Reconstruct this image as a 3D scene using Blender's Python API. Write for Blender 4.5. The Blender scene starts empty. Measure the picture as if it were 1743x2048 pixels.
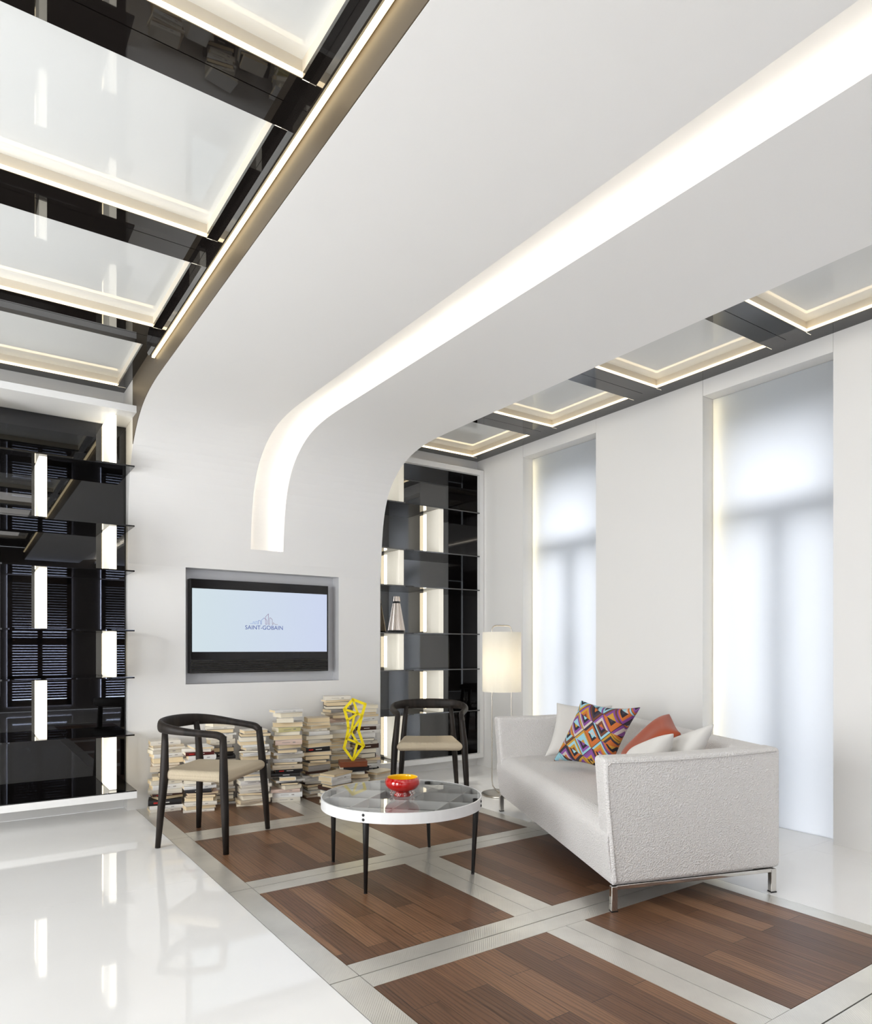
import bpy, bmesh, math, random
from mathutils import Vector, Matrix
random.seed(7)
C = bpy.context.scene.collection
sc = bpy.context.scene
PI = math.pi

# ------------------------------------------------------------------ camera
TH = math.radians(34.616)
cam_d = bpy.data.cameras.new('camera'); cam = bpy.data.objects.new('camera', cam_d); C.objects.link(cam)
cam.location = (0, 0, 1.15); cam.rotation_euler = (PI/2, 0, -TH)
cam_d.sensor_fit = 'HORIZONTAL'; cam_d.sensor_width = 36
cam_d.lens = 36*1380/1743
cam_d.shift_y = (1298.5-1024)/1743
cam_d.clip_start = .05
sc.camera = cam
sc.view_settings.view_transform = 'Standard'; sc.view_settings.look = 'None'
sc.view_settings.gamma = 1; sc.view_settings.use_curve_mapping = False
sc.view_settings.exposure = 0.33

# ------------------------------------------------------------------ world and big lights
SKY = 4.1; FILL_L = 80; LED = 2.6; COVE = 17.0
w = bpy.data.worlds.new('sky'); sc.world = w; w.use_nodes = True
bg = w.node_tree.nodes['Background']; bg.inputs[0].default_value = (.87, .93, 1.0, 1); bg.inputs[1].default_value = SKY
sc.cycles.max_bounces = 10; sc.cycles.diffuse_bounces = 6; sc.cycles.glossy_bounces = 5
sc.cycles.transmission_bounces = 8; sc.cycles.sample_clamp_indirect = 6
sc.cycles.caustics_reflective = False; sc.cycles.caustics_refractive = False

def area(name, loc, rot, sx, sy, power, col=(1, 1, 1)):
    d = bpy.data.lights.new(name, 'AREA'); d.shape = 'RECTANGLE'; d.size = sx; d.size_y = sy; d.energy = power; d.color = col
    o = bpy.data.objects.new(name, d); C.objects.link(o); o.location = loc; o.rotation_euler = rot
    return o
# added fill lights, unseen: three along the left wall, two behind the camera
for y, q in ((-1.6, .12), (.9, .98), (3.4, 1.30)):
    area('left_fill', (-2.93, y, 1.3), (0, -PI/2, 0), 2.0, 1.4, FILL_L*q, (.95, .975, 1.0))
for k, x in enumerate((-1.7, 0.0)):
    area('rear_fill', (x, -3.93, 1.5), (PI/2, 0, 0), 1.2, 2.4, 13, (.93, .965, 1.0))

# added fill lights in the unseen coffers behind the camera, brightening seat and floor
for x, sx in ((.06, 1.5), (3.58, .9)):
    for y in (.635, -.425, -1.49, -2.55):
        area('coffer_fill', (x, y, 3.06), (0, 0, 0), sx, .66, 6 if x < 1 else 3, (1, .975, .94))

# ------------------------------------------------------------------ materials
MATS = {}
def mat(name, col=(.8, .8, .8), rough=.5, metal=0., ior=1.45, emit=None, es=1., coat=0., trans=0., spec=.5, sheen=0.):
    if name in MATS: return MATS[name]
    m = bpy.data.materials.new(name); m.use_nodes = True
    b = m.node_tree.nodes['Principled BSDF']
    b.inputs['Base Color'].default_value = (*col, 1); b.inputs['Roughness'].default_value = rough
    b.inputs['Metallic'].default_value = metal; b.inputs['IOR'].default_value = ior
    b.inputs['Coat Weight'].default_value = coat; b.inputs['Coat Roughness'].default_value = .03
    b.inputs['Transmission Weight'].default_value = trans; b.inputs['Specular IOR Level'].default_value = spec
    b.inputs['Sheen Weight'].default_value = sheen
    if emit: b.inputs['Emission Color'].default_value = (*emit, 1); b.inputs['Emission Strength'].default_value = es
    MATS[name] = m
    return m
def nt(m): return m.node_tree.nodes, m.node_tree.links, m.node_tree.nodes['Principled BSDF']
def noise_bump(m, scale=200, strength=.2, dist=.001, vor=False, stretch=None, detail=3):
    n, l, b = nt(m)
    tc = n.new('ShaderNodeTexCoord'); mp = n.new('ShaderNodeMapping')
    if stretch: mp.inputs['Scale'].default_value = stretch
    t = n.new('ShaderNodeTexVoronoi' if vor else 'ShaderNodeTexNoise'); t.inputs['Scale'].default_value = scale
    if not vor: t.inputs['Detail'].default_value = detail
    bp = n.new('ShaderNodeBump'); bp.inputs['Strength'].default_value = strength; bp.inputs['Distance'].default_value = dist
    l.new(tc.outputs['Object'], mp.inputs[0]); l.new(mp.outputs[0], t.inputs['Vector'])
    l.new(t.outputs[0], bp.inputs['Height']); l.new(bp.outputs[0], b.inputs['Normal'])
    return t, mp
def noise_color(m, c1, c2, scale=5, stretch=(1, 1, 1), lo=.3, hi=.7, detail=4):
    n, l, b = nt(m)
    tc = n.new('ShaderNodeTexCoord'); mp = n.new('ShaderNodeMapping'); mp.inputs['Scale'].default_value = stretch
    t = n.new('ShaderNodeTexNoise'); t.inputs['Scale'].default_value = scale; t.inputs['Detail'].default_value = detail
    r = n.new('ShaderNodeValToRGB'); r.color_ramp.elements[0].position = lo; r.color_ramp.elements[1].position = hi
    r.color_ramp.elements[0].color = (*c1, 1); r.color_ramp.elements[1].color = (*c2, 1)
    l.new(tc.outputs['Object'], mp.inputs[0]); l.new(mp.outputs[0], t.inputs['Vector']); l.new(t.outputs[0], r.inputs[0])
    l.new(r.outputs[0], b.inputs['Base Color'])

WALL = mat('wall_paint', (.80, .79, .772), .55); noise_bump(WALL, 300, .03)
FRAMEW = mat('frame_white', (.84, .835, .82), .35)
TILE = mat('white_tile', (.80, .80, .79), .045, ior=1.5)
noise_color(TILE, (.885, .875, .86), (.92, .915, .905), 1.5)
JOINT = mat('tile_joint', (.45, .45, .44), .8)
BLACK = mat('black_glass', (.0035, .0033, .0035), .012, ior=1.62)
BLACKR = mat('black_glass_tinted', (.006, .005, .005), .015, ior=2.15)
BLACKC = mat('black_ceiling_glass', (.011, .009, .008), .015, ior=1.7)
VOID = mat('dark_gap', (.008, .007, .006), .7)
MILK = mat('milk_glass', (.71, .72, .71), .03, ior=1.5)
LEDW = mat('led_warm', (.9, .8, .6), .5, emit=(1, .80, .50), es=LED)
LEDT = mat('led_trim', (.9, .8, .6), .5, emit=(1, .80, .46), es=2.6)
SIDEM = mat('bronze_satin_trim', (.115, .09, .062), .45, metal=.3)
LEDC = mat('led_cove', (.9, .9, .85), .5, emit=(1, .93, .82), es=COVE)
COFF = mat('coffer_side', (.66, .60, .50), .4)
STEEL = mat('floor_steel', (.50, .485, .455), .30, metal=.72)
def steel():
    n, l, b = nt(STEEL)
    tc = n.new('ShaderNodeTexCoord'); mp = n.new('ShaderNodeMapping'); mp.inputs['Rotation'].default_value = (0, 0, .7)
    wv = n.new('ShaderNodeTexWave'); wv.inputs['Scale'].default_value = 42; wv.inputs['Distortion'].default_value = .2
    bp = n.new('ShaderNodeBump'); bp.inputs['Strength'].default_value = .25; bp.inputs['Distance'].default_value = .001
    l.new(tc.outputs['Object'], mp.inputs[0]); l.new(mp.outputs[0], wv.inputs[0]); l.new(wv.outputs['Fac'], bp.inputs['Height'])
    l.new(bp.outputs[0], b.inputs['Normal'])
    t = n.new('ShaderNodeTexNoise'); t.inputs['Scale'].default_value = 5; t.inputs['Detail'].default_value = 5
    r = n.new('ShaderNodeValToRGB'); r.color_ramp.elements[0].color = (.76, .74, .69, 1); r.color_ramp.elements[1].color = (.86, .84, .78, 1)
    r.color_ramp.elements[0].position = .35; r.color_ramp.elements[1].position = .65
    l.new(tc.outputs['Object'], t.inputs['Vector']); l.new(t.outputs[0], r.inputs[0]); l.new(r.outputs[0], b.inputs['Base Color'])
steel()
WOOD = mat('oak_planks', (.1, .05, .03), .38)
def wood():
    n, l, b = nt(WOOD)
    tc = n.new('ShaderNodeTexCoord'); mp = n.new('ShaderNodeMapping'); mp.inputs['Rotation'].default_value = (0, 0, PI/2)
    br = n.new('ShaderNodeTexBrick'); br.inputs['Scale'].default_value = 1
    br.inputs['Brick Width'].default_value = .78; br.inputs['Row Height'].default_value = .0995
    br.inputs['Mortar Size'].default_value = .0011; br.inputs['Mortar Smooth'].default_value = .1
    br.inputs['Color1'].default_value = (0, 0, 0, 1); br.inputs['Color2'].default_value = (1, 1, 1, 1); br.inputs['Mortar'].default_value = (.5, .5, .5, 1)
    br.offset = .37; br.inputs['Bias'].default_value = 0
    l.new(tc.outputs['Object'], mp.inputs[0]); l.new(mp.outputs[0], br.inputs[0])
    # per-plank shift of the grain
    vm = n.new('ShaderNodeVectorMath'); vm.operation = 'MULTIPLY_ADD'
    vm.inputs[1].default_value = (7, 3, 0)
    l.new(br.outputs['Color'], vm.inputs[0]); l.new(tc.outputs['Object'], vm.inputs[2])
    mg = n.new('ShaderNodeMapping'); mg.inputs['Scale'].default_value = (8, .55, 1)
    l.new(vm.outputs[0], mg.inputs[0])
    g = n.new('ShaderNodeTexNoise'); g.inputs['Scale'].default_value = 5.5; g.inputs['Detail'].default_value = 10; g.inputs['Roughness'].default_value = .72; g.inputs['Distortion'].default_value = 1.2
    l.new(mg.outputs[0], g.inputs['Vector'])
    # cathedral rings
    wv = n.new('ShaderNodeTexWave'); wv.wave_type = 'BANDS'; wv.bands_direction = 'X'; wv.inputs['Scale'].default_value = 2.6; wv.inputs['Distortion'].default_value = 11.0; wv.inputs['Detail'].default_value = 3
    wv.inputs['Detail Scale'].default_value = .9
    l.new(mg.outputs[0], wv.inputs[0])
    rp = n.new('ShaderNodeValToRGB')
    e = rp.color_ramp.elements; e[0].position = 0; e[0].color = (.046, .022, .0125, 1); e[1].position = 1; e[1].color = (.37, .20, .105, 1)
    x = rp.color_ramp.elements.new(.5); x.color = (.145, .070, .037, 1)
    ad = n.new('ShaderNodeMix'); ad.data_type = 'FLOAT'; ad.inputs[0].default_value = .55
    l.new(br.outputs['Color'], ad.inputs[2]); l.new(g.outputs[0], ad.inputs[3]); l.new(ad.outputs[0], rp.inputs[0])
    mr = n.new('ShaderNodeMapRange'); mr.inputs[1].default_value = .0; mr.inputs[2].default_value = .45; mr.inputs[3].default_value = .62; mr.inputs[4].default_value = 1.12
    l.new(wv.outputs['Fac'], mr.inputs[0])
    mx = n.new('ShaderNodeMix'); mx.data_type = 'RGBA'; mx.blend_type = 'MULTIPLY'; mx.inputs[0].default_value = .75
    l.new(rp.outputs[0], mx.inputs[6]); l.new(mr.outputs[0], mx.inputs[7])
    m2 = n.new('ShaderNodeMix'); m2.data_type = 'RGBA'; m2.inputs[7].default_value = (.012, .006, .004, 1)
    l.new(br.outputs['Fac'], m2.inputs[0]); l.new(mx.outputs[2], m2.inputs[6]); l.new(m2.outputs[2], b.inputs['Base Color'])
    bp = n.new('ShaderNodeBump'); bp.inputs['Strength'].default_value = .35; bp.inputs['Distance'].default_value = .0015
    l.new(mr.outputs[0], bp.inputs['Height']); l.new(bp.outputs[0], b.inputs['Normal'])
    b.inputs['Roughness'].default_value = .36
wood()
FROST = bpy.data.materials.new('frosted_glass'); FROST.use_nodes = True
def frost():
    n = FROST.node_tree.nodes; l = FROST.node_tree.links; n.clear()
    o = n.new('ShaderNodeOutputMaterial'); tr = n.new('ShaderNodeBsdfTranslucent'); tr.inputs[0].default_value = (.96, .955, .965, 1)
    df = n.new('ShaderNodeBsdfDiffuse'); df.inputs[0].default_value = (.82, .84, .85, 1)
    gl = n.new('ShaderNodeBsdfGlossy'); gl.inputs['Roughness'].default_value = .12
    m1 = n.new('ShaderNodeMixShader'); m1.inputs[0].default_value = .22
    m2 = n.new('ShaderNodeMixShader'); lw = n.new('ShaderNodeLayerWeight'); lw.inputs[0].default_value = .2
    l.new(tr.outputs[0], m1.inputs[1]); l.new(df.outputs[0], m1.inputs[2]); l.new(lw.outputs['Fresnel'], m2.inputs[0])
    l.new(m1.outputs[0], m2.inputs[1]); l.new(gl.outputs[0], m2.inputs[2]); l.new(m2.outputs[0], o.inputs[0])
frost()
FINM = mat('lit_glass_block', (.85, .83, .76), .25, emit=(1, .925, .76), es=.62)
FINS = mat('lit_block_edge', (.9, .8, .6), .4, emit=(1, .86, .60), es=5.0)
FABRIC = mat('sofa_weave', (.74, .718, .70), .95, sheen=.15); noise_bump(FABRIC, 150, 1.0, .0035, vor=True)
CREAMF = mat('cushion_linen', (.66, .64, .61), .95, sheen=.2); noise_bump(CREAMF, 500, .35, .001)
RUST = mat('rust_linen', (.33, .060, .020), .9, sheen=.3); noise_bump(RUST, 600, .3, .001)
CHROME = mat('chrome', (.62, .60, .57), .08, metal=1.)
NICKEL = mat('brushed_nickel', (.56, .52, .46), .28, metal=1.)
DARKW = mat('dark_ash_wood', (.030, .023, .019), .5, spec=.3)
noise_color(DARKW, (.009, .007, .006), (.028, .021, .017), 28, (1, 1, .12)); 
CORD = mat('paper_cord', (.58, .49, .35), .85); CORD2 = mat('paper_cord_sideways', (.58, .49, .35), .85)
def cord(CM, axis):
    n, l, b = nt(CM)
    tc = n.new('ShaderNodeTexCoord'); wv = n.new('ShaderNodeTexWave'); wv.bands_direction = axis; wv.inputs['Scale'].default_value = 55; wv.inputs['Distortion'].default_value = .6; wv.inputs['Detail Scale'].default_value = 8
    l.new(tc.outputs['Object'], wv.inputs[0])
    r = n.new('ShaderNodeValToRGB'); r.color_ramp.elements[0].color = (.40, .32, .21, 1); r.color_ramp.elements[1].color = (.64, .55, .41, 1)
    r.color_ramp.elements[1].position = .55
    l.new(wv.outputs['Fac'], r.inputs[0]); l.new(r.outputs[0], b.inputs['Base Color'])
    bp = n.new('ShaderNodeBump'); bp.inputs['Strength'].default_value = .6; bp.inputs['Distance'].default_value = .002
    l.new(wv.outputs['Fac'], bp.inputs['Height']); l.new(bp.outputs[0], b.inputs['Normal'])
cord(CORD, 'Y'); cord(CORD2, 'X')
BLKMET = mat('black_metal', (.012, .011, .011), .4)
WHTMET = mat('white_lacquer', (.80, .80, .80), .3)
REDG = mat('red_glass', (.46, .004, .002), .04, coat=1.); YELG = mat('yellow_glass', (.90, .55, .01), .08, coat=.6)
CLEAR = mat('clear_glass', (1, .93, .92), .0, trans=1., ior=1.5)
YEL = mat('yellow_paint', (.93, .74, .0), .4)

# ------------------------------------------------------------------ builders
def new(name, verts, faces, m=None, parent=None, smooth=False, kind=None, bevel=0, seg=2, mats=None, fm=None, subsurf=0):
    me = bpy.data.meshes.new(name); me.from_pydata([tuple(v) for v in verts], [], faces); me.validate(); me.update()
    bm = bmesh.new(); bm.from_mesh(me); bmesh.ops.recalc_face_normals(bm, faces=bm.faces); bm.to_mesh(me); bm.free()
    for mm in (mats or [m]): me.materials.append(mm)
    if fm:
        for p, i in zip(me.polygons, fm): p.material_index = i
    if smooth:
        for p in me.polygons: p.use_smooth = True
    o = bpy.data.objects.new(name, me); C.objects.link(o)
    if parent: o.parent = parent
    if kind: o['kind'] = kind
    if bevel:
        bv = o.modifiers.new('bevel', 'BEVEL'); bv.width = bevel; bv.segments = seg; bv.limit_method = 'ANGLE'; bv.angle_limit = .6
        for p in me.polygons: p.use_smooth = True
        wn = o.modifiers.new('wn', 'WEIGHTED_NORMAL'); wn.keep_sharp = True
    if subsurf:
        s = o.modifiers.new('sub', 'SUBSURF'); s.levels = subsurf; s.render_levels = subsurf
    return o
class G:
    def __init__(s): s.v = []; s.f = []; s.m = []
    def add(s, vs, fs, mi=0):
        n = len(s.v); s.v += [tuple(v) for v in vs]; s.f += [tuple(i+n for i in f) for f in fs]; s.m += [mi]*len(fs); return s
    def box(s, x0, x1, y0, y1, z0, z1, mi=0):
        return s.add([(x0, y0, z0), (x1, y0, z0), (x1, y1, z0), (x0, y1, z0), (x0, y0, z1), (x1, y0, z1), (x1, y1, z1), (x0, y1, z1)],
                     [(0, 3, 2, 1), (4, 5, 6, 7), (0, 1, 5, 4), (1, 2, 6, 5), (2, 3, 7, 6), (3, 0, 4, 7)], mi)
    def hexa(s, p, mi=0):
        return s.add(p, [(0, 3, 2, 1), (4, 5, 6, 7), (0, 1, 5, 4), (1, 2, 6, 5), (2, 3, 7, 6), (3, 0, 4, 7)], mi)
    def lathe(s, prof, n=32, c=(0, 0, 0), mi=0, cap=True):
        vs = []; fs = []
        for r, z in prof:
            for k in range(n): a = 2*PI*k/n; vs.append((c[0]+r*math.cos(a), c[1]+r*math.sin(a), c[2]+z))
        for i in range(len(prof)-1):
            for k in range(n): fs.append((i*n+k, i*n+(k+1) % n, (i+1)*n+(k+1) % n, (i+1)*n+k))
        if cap: fs.append(tuple(range(n))); fs.append(tuple(range((len(prof)-1)*n, len(prof)*n)))
        return s.add(vs, fs, mi)
    def sweep(s, pts, secs, n=16, mi=0, up=Vector((0, 0, 1)), power=1.):
        """tube through pts; secs = (half-width sideways, half-height along up) per point"""
        pts = [Vector(p) for p in pts]; vs = []; fs = []
        for i, p in enumerate(pts):
            t = (pts[min(i+1, len(pts)-1)]-pts[max(i-1, 0)]).normalized()
            a = t.cross(up)
            if a.length < .05: a = t.cross(Vector((0, 1, 0)))
            a.normalize(); b = a.cross(t).normalized(); rw, rh = secs[i]
            for k in range(n):
                q = 2*PI*k/n; cx, cy = math.cos(q), math.sin(q)
                cx = math.copysign(abs(cx)**power, cx); cy = math.copysign(abs(cy)**power, cy)
                vs.append(p+a*rw*cx+b*rh*cy)
        for i in range(len(pts)-1):
            for k in range(n): fs.append((i*n+k, i*n+(k+1) % n, (i+1)*n+(k+1) % n, (i+1)*n+k))
        fs.append(tuple(range(n))); fs.append(tuple(range((len(pts)-1)*n, len(pts)*n)))
        return s.add(vs, fs, mi)
    def prism(s, poly, axis, a0, a1, mi=0):
        """poly = (u,v) list; axis x: (a,u,v); y: (u,a,v); z: (u,v,a)"""
        def P(a, u, v): return {'x': (a, u, v), 'y': (u, a, v), 'z': (u, v, a)}[axis]
        n = len(poly); vs = [P(a0, *p) for p in poly]+[P(a1, *p) for p in poly]
        fs = [tuple(range(n)), tuple(range(n, 2*n))]+[(k, (k+1) % n, n+(k+1) % n, n+k) for k in range(n)]
        return s.add(vs, fs, mi)
    def obj(s, name, m=None, parent=None, **kw):
        if isinstance(m, list): return new(name, s.v, s.f, None, parent, mats=m, fm=s.m, **kw)
        return new(name, s.v, s.f, m, parent, **kw)
def tag(o, label, cat, group=None):
    o['label'] = label; o['category'] = cat
    if group: o['group'] = group
    return o
def thing(name, loc, label, cat, rz=0, group=None):
    o = bpy.data.objects.new(name, None); C.objects.link(o); o.location = loc; o.rotation_euler = (0, 0, rz); o.empty_display_size = .1
    return tag(o, label, cat, group)
def S(o): o['kind'] = 'structure'; return o
def copy_tree(o, parent=None):
    c = o.copy(); C.objects.link(c)
    if parent: c.parent = parent
    for ch in list(o.children): copy_tree(ch, c)
    return c
def arc(cx, cy, r, a0, a1, n): return [(cx+r*math.cos(a0+(a1-a0)*k/n), cy+r*math.sin(a0+(a1-a0)*k/n)) for k in range(n+1)]

YB = 5.42; XR = 4.24; ZC = 3.015; XL = -3.0; YF = -4.0
# ================================================================== SHELL
# floor: white tiles either side of the wood and steel field
def tiles(g, x0, x1, y0, y1, sx, sy):
    x = x0
    while x < x1-.01:
        xe = min(x+sx, x1); y = y1
        while y > y0+.01:
            ye = max(y-sy, y0); g.box(x+.0004, xe-.0004, ye+.0004, y-.0004, -.02, 0, 0); y = ye
        x = xe
    g.box(x0, x1, y0, y1, -.04, -.002, 1)
g = G(); tiles(g, -3.057, 1.043, YF, YB, 2.05, 1.9); tiles(g, 3.122, 4.6, YF, YB+.25, .9, 1.8); g.box(1.04, 3.13, YF, -1.25, -.04, 0)
g.obj('floor', [TILE, JOINT], kind='structure')
g = G(); g.box(1.043, 3.122, -1.3, YB, -.06, -.006); g.obj('trim_1', VOID, kind='structure')
bands = [(5.31, 5.413), (4.3375, 4.445), (4.225, 4.3325), (3.2405, 3.335), (3.14, 3.2355), (2.1555, 2.25), (2.056, 2.1505), (1.0725, 1.17), (.97, 1.0675), (-.0125, .085), (-.115, -.0175), (-1.1, -1.0)]
mids = [4.335, 3.238, 2.153, 1.07, -.015]
g = G()
ys = [5.413]+mids+[-1.1]
for a, b in zip(ys[:-1], ys[1:]):
    g.box(1.045, 1.158, b+.0025, a-.0025, -.02, 0); g.box(3.022, 3.12, b+.0025, a-.0025, -.02, 0)
for a, b in bands: g.box(1.1605, 3.0195, a, b, -.02, 0)
for a, b in zip([5.31, 4.225, 3.14, 2.056, .97, -.115], [4.445, 3.335, 2.25, 1.17, .085, -1.0]):
    g.box(1.965, 2.0735, b+.0015, a-.0015, -.02, -.0001); g.box(2.0765, 2.185, b+.0015, a-.0015, -.02, -.0001)
g.obj('trim_2', STEEL, kind='structure')
g = G()
for a, b in zip([5.308, 4.223, 3.138, 2.054, .968, -.117], [4.447, 3.337, 2.252, 1.172, .087, -.998]):
    g.box(1.161, 1.963, b, a, -.02, .0005); g.box(2.187, 3.018, b, a, -.02, .0005)
g.obj('floor_wood', WOOD, kind='structure')

# back wall with the opening that takes the right-hand bookcase, and the wall behind it
g = G()
g.box(XL, 3.0, YB, YB+.15, 0, ZC); g.box(3.0, XR, YB, YB+.15, 0, .12); g.box(3.0, XR, YB, YB+.15, 2.9, ZC); g.box(3.0, XR, 5.63, 5.75, .12, 2.9)
g.obj('wall_back', WALL, kind='structure')
# right wall: piers and header panels with fine joints, reveals for the frosted panes
OPEN = [(4.741, 3.865), (2.887, 2.021), (1.03, .17), (-.82, -1.68), (-2.67, -3.53)]
g = G(); edge = YB+.2
XO = 4.62
for a, b in OPEN:
    g.box(XR, XO, a+.0015, edge, 0, ZC); g.box(XR, XO, b, a-.0015, 2.905, ZC)
    edge = b-.0015
g.box(XR, XO, YF-.1, edge, 0, ZC)
g.obj('wall_right', WALL, kind='structure')
g = G()
g.box(XL-.15, XL, YF, -3.1, 0, ZC)
for a, b in ((-3.1, -2.35), (-.85, .15), (1.65, 2.65), (4.15, YB)): g.box(XL-.15, XL, a, b, 0, ZC)
g.box(XL-.15, XL, YF, YB, 2.76, ZC); g.box(XL-.15, XL, YF, YB, 0, .24)
g.box(XL-.2, XL-.13, YF, YB, 0, ZC)
g.obj('wall_left', WALL, kind='structure')
FRONTM = mat('rear_wall_panel', (.10, .085, .075), .6)
g = G(); g.box(XL, XO, YF-.15, YF-.05, 0, ZC); g.obj('wall_front', FRONTM, kind='structure')
# louvred shutters on the wall behind the camera
SHUT = mat('shutter_wood', (.035, .018, .012), .5)
SLIT = mat('shutter_daylight', (.5, .6, .9), .5, emit=(.62, .72, 1.), es=40.0)
for wi, x0 in enumerate((.75, 2.3)):
    e = thing('louvred_shutter', (x0, YF, .1), 'dark wooden louvred shutter with daylight slits on the rear wall, '+('nearer the left' if wi == 0 else 'nearer the right')+' side', 'shutter')
    g = G(); g.box(-.04, 1.0, -.05, -.03, 0, 2.4); g.obj('daylight_pane', SLIT, e)
    g = G()
    for k in range(3):
        g.box(k*.48-.04, k*.48+.04, -.03, .03, 0, 2.4)
    g.box(-.04, 1.0, -.03, .03, 0, .12); g.box(-.04, 1.0, -.03, .03, 2.28, 2.4); g.box(-.04, 1.0, -.03, .03, 1.15, 1.25)
    g.obj('frame', SHUT, e)
    g = G()
    for k in range(44):
        z = .13+k*.0495
        g.hexa([(.0, -.028, z), (.96, -.028, z), (.96, .018, z+.0), (.0, .018, z+.0), (.0, -.028, z+.037), (.96, -.028, z+.037), (.96, .018, z+.047), (.0, .018, z+.047)])
    g.obj('louvres', SHUT, e)
# left window frames out of view, built round the added fill lights
for k, y in enumerate((-1.6, .9, 3.4)):
    g = G()
    for a, b, c, d in ((y-.75, y-.70, .24, 2.76), (y+.70, y+.75, .24, 2.76), (y-.7, y+.7, .24, .29), (y-.7, y+.7, 2.71, 2.76)): g.box(XL-.06, XL+.02, a, b, c, d)
    g.obj('window_%d' % (k+4), FRAMEW, kind='structure')

# the arch: a wall slab that turns into the ceiling and runs over the camera
prof = [(5.30, 0), (5.30, 1.45), (5.297, 1.62), (5.292, 1.80), (5.282, 1.95), (5.268, 2.10), (5.248, 2.24), (5.218, 2.36), (5.175, 2.46), (5.118, 2.545), (5.045, 2.615), (4.96, 2.675), (4.865, 2.722), (4.76, 2.757), (4.64, 2.78), (4.50, 2.794), (4.34, 2.80), (4.1, 2.80)]
# smooth the polyline (Chaikin) above the flat part
def chaikin(p, n):
    for _ in range(n):
        q = [p[0]]
        for a, b in zip(p[:-1], p[1:]):
            q += [(a[0]*.75+b[0]*.25, a[1]*.75+b[1]*.25), (a[0]*.25+b[0]*.75, a[1]*.25+b[1]*.75)]
        p = q+[p[-1]]
    return p
curve = chaikin(prof[1:], 1)
yend = YF-.04
path = [(5.30, 0.0), (5.30, .887), (5.30, 1.762)] 
up = [q for q in curve if q[1] < 1.935 and q[1] > 1.77]; hi = [q for q in curve if q[1] >= 1.935]
gy = None
for a, b in zip(curve[:-1], curve[1:]):
    if a[1] < 1.935 <= b[1]: f = (1.935-a[1])/(b[1]-a[1]); gy = (a[0]+(b[0]-a[0])*f, 1.935)
lower = path+up+[gy]
upper = [gy]+hi+[(3.0, 2.80), (1.5, 2.80), (0, 2.80), (-2, 2.80), (yend, 2.80)]
AX0, AX1 = .985, 3.06; GX0, GX1 = 1.88, 2.15; NX0, NX1 = 1.389, 2.653
g = G()
def off(pl, i, d):
    p = Vector(pl[i]); t = Vector(pl[min(i+1, len(pl)-1)])-Vector(pl[max(i-1, 0)]); t.normalize()
    nrm = Vector((-t.y, t.x))*-1       # into the slab: for upward travel along z, slab lies to +y
    return p+nrm*d
def strip(pl, x0, d0, x1, d1, skip=None):
    for i in range(len(pl)-1):
        if skip and skip(i): continue
        a0, b0 = off(pl, i, d0), off(pl, i+1, d0); a1, b1 = off(pl, i, d1), off(pl, i+1, d1)
        g.add([(x0, *a0), (x1, *a1), (x1, *b1), (x0, *b0)], [(0, 1, 2, 3)])
strip(lower, AX0, 0, NX0, 0); strip(lower, NX0, 0, NX1, 0, lambda i: i == 1); strip(lower, NX1, 0, AX1, 0)
POC = .062
cs = [(AX0, 0), (GX0, 0), (GX0, .022), (GX0-.035, .022), (GX0-.035, .052), (GX1+.045, .095), (GX1+.045, .046), (GX1, .046), (GX1, 0), (AX1, 0)]
for (x0, d0), (x1, d1) in zip(cs[:-1], cs[1:]): strip(upper, x0, d0, x1, d1)
# groove's closed lower end
e0, e1 = off(upper, 0, 0), off(upper, 0, POC)
e1 = off(upper, 0, .095); e2 = off(upper, 0, .010)
e2 = off(upper, 0, .052)
g.add([(GX0-.035, *e0), (GX1+.045, *e0), (GX1+.045, *e1), (GX0-.035, *e2)], [(0, 1, 2, 3)])
# sides, top, back
full = lower+upper[1:]
for x in (AX0, AX1):
    for a, b in zip(full[:-1], full[1:]):
        if a[1] < 1.936 and b[1] < 1.936: q = [(x, *a), (x, *b), (x, YB-.002, b[1]), (x, YB-.002, a[1])]
        else: q = None
        if q: g.add(q, [(0, 1, 2, 3)])
    for a, b in zip(upper[:-1], upper[1:]):
        fa = (YB-.002, a[1]) if a[0] > 4.34 else (a[0], ZC); fb = (YB-.002, b[1]) if b[0] > 4.34 else (b[0], ZC)
        if a[0] > 4.34 and b[0] <= 4.34: g.add([(x, *a), (x, *b), (x, b[0], ZC), (x, YB-.002, ZC), (x, YB-.002, a[1])], [(0, 1, 2, 3, 4)])
        else: g.add([(x, *a), (x, *b), (x, *fb), (x, *fa)], [(0, 1, 2, 3)])
# television niche, lined in grey
g.obj('wall_arch', WALL, kind='structure')
NICHE = mat('niche_metal', (.62, .62, .63), .35, metal=.2)
g = G(); nd = .112
g.add([(NX0, 5.30, .887), (NX1, 5.30, .887), (NX1, 5.30+nd, .887), (NX0, 5.30+nd, .887)], [(0, 1, 2, 3)])
g.add([(NX0, 5.30, 1.762), (NX1, 5.30, 1.762), (NX1, 5.30+nd, 1.762), (NX0, 5.30+nd, 1.762)], [(0, 1, 2, 3)])
g.add([(NX0, 5.30, .887), (NX0, 5.30+nd, .887), (NX0, 5.30+nd, 1.762), (NX0, 5.30, 1.762)], [(0, 1, 2, 3)])
g.add([(NX1, 5.30, .887), (NX1, 5.30+nd, .887), (NX1, 5.30+nd, 1.762), (NX1, 5.30, 1.762)], [(0, 1, 2, 3)])
g.add([(NX0, 5.30+nd, .887), (NX1, 5.30+nd, .887), (NX1, 5.30+nd, 1.762), (NX0, 5.30+nd, 1.762)], [(0, 1, 2, 3)])
g.obj('trim_3', NICHE, kind='structure')
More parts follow.
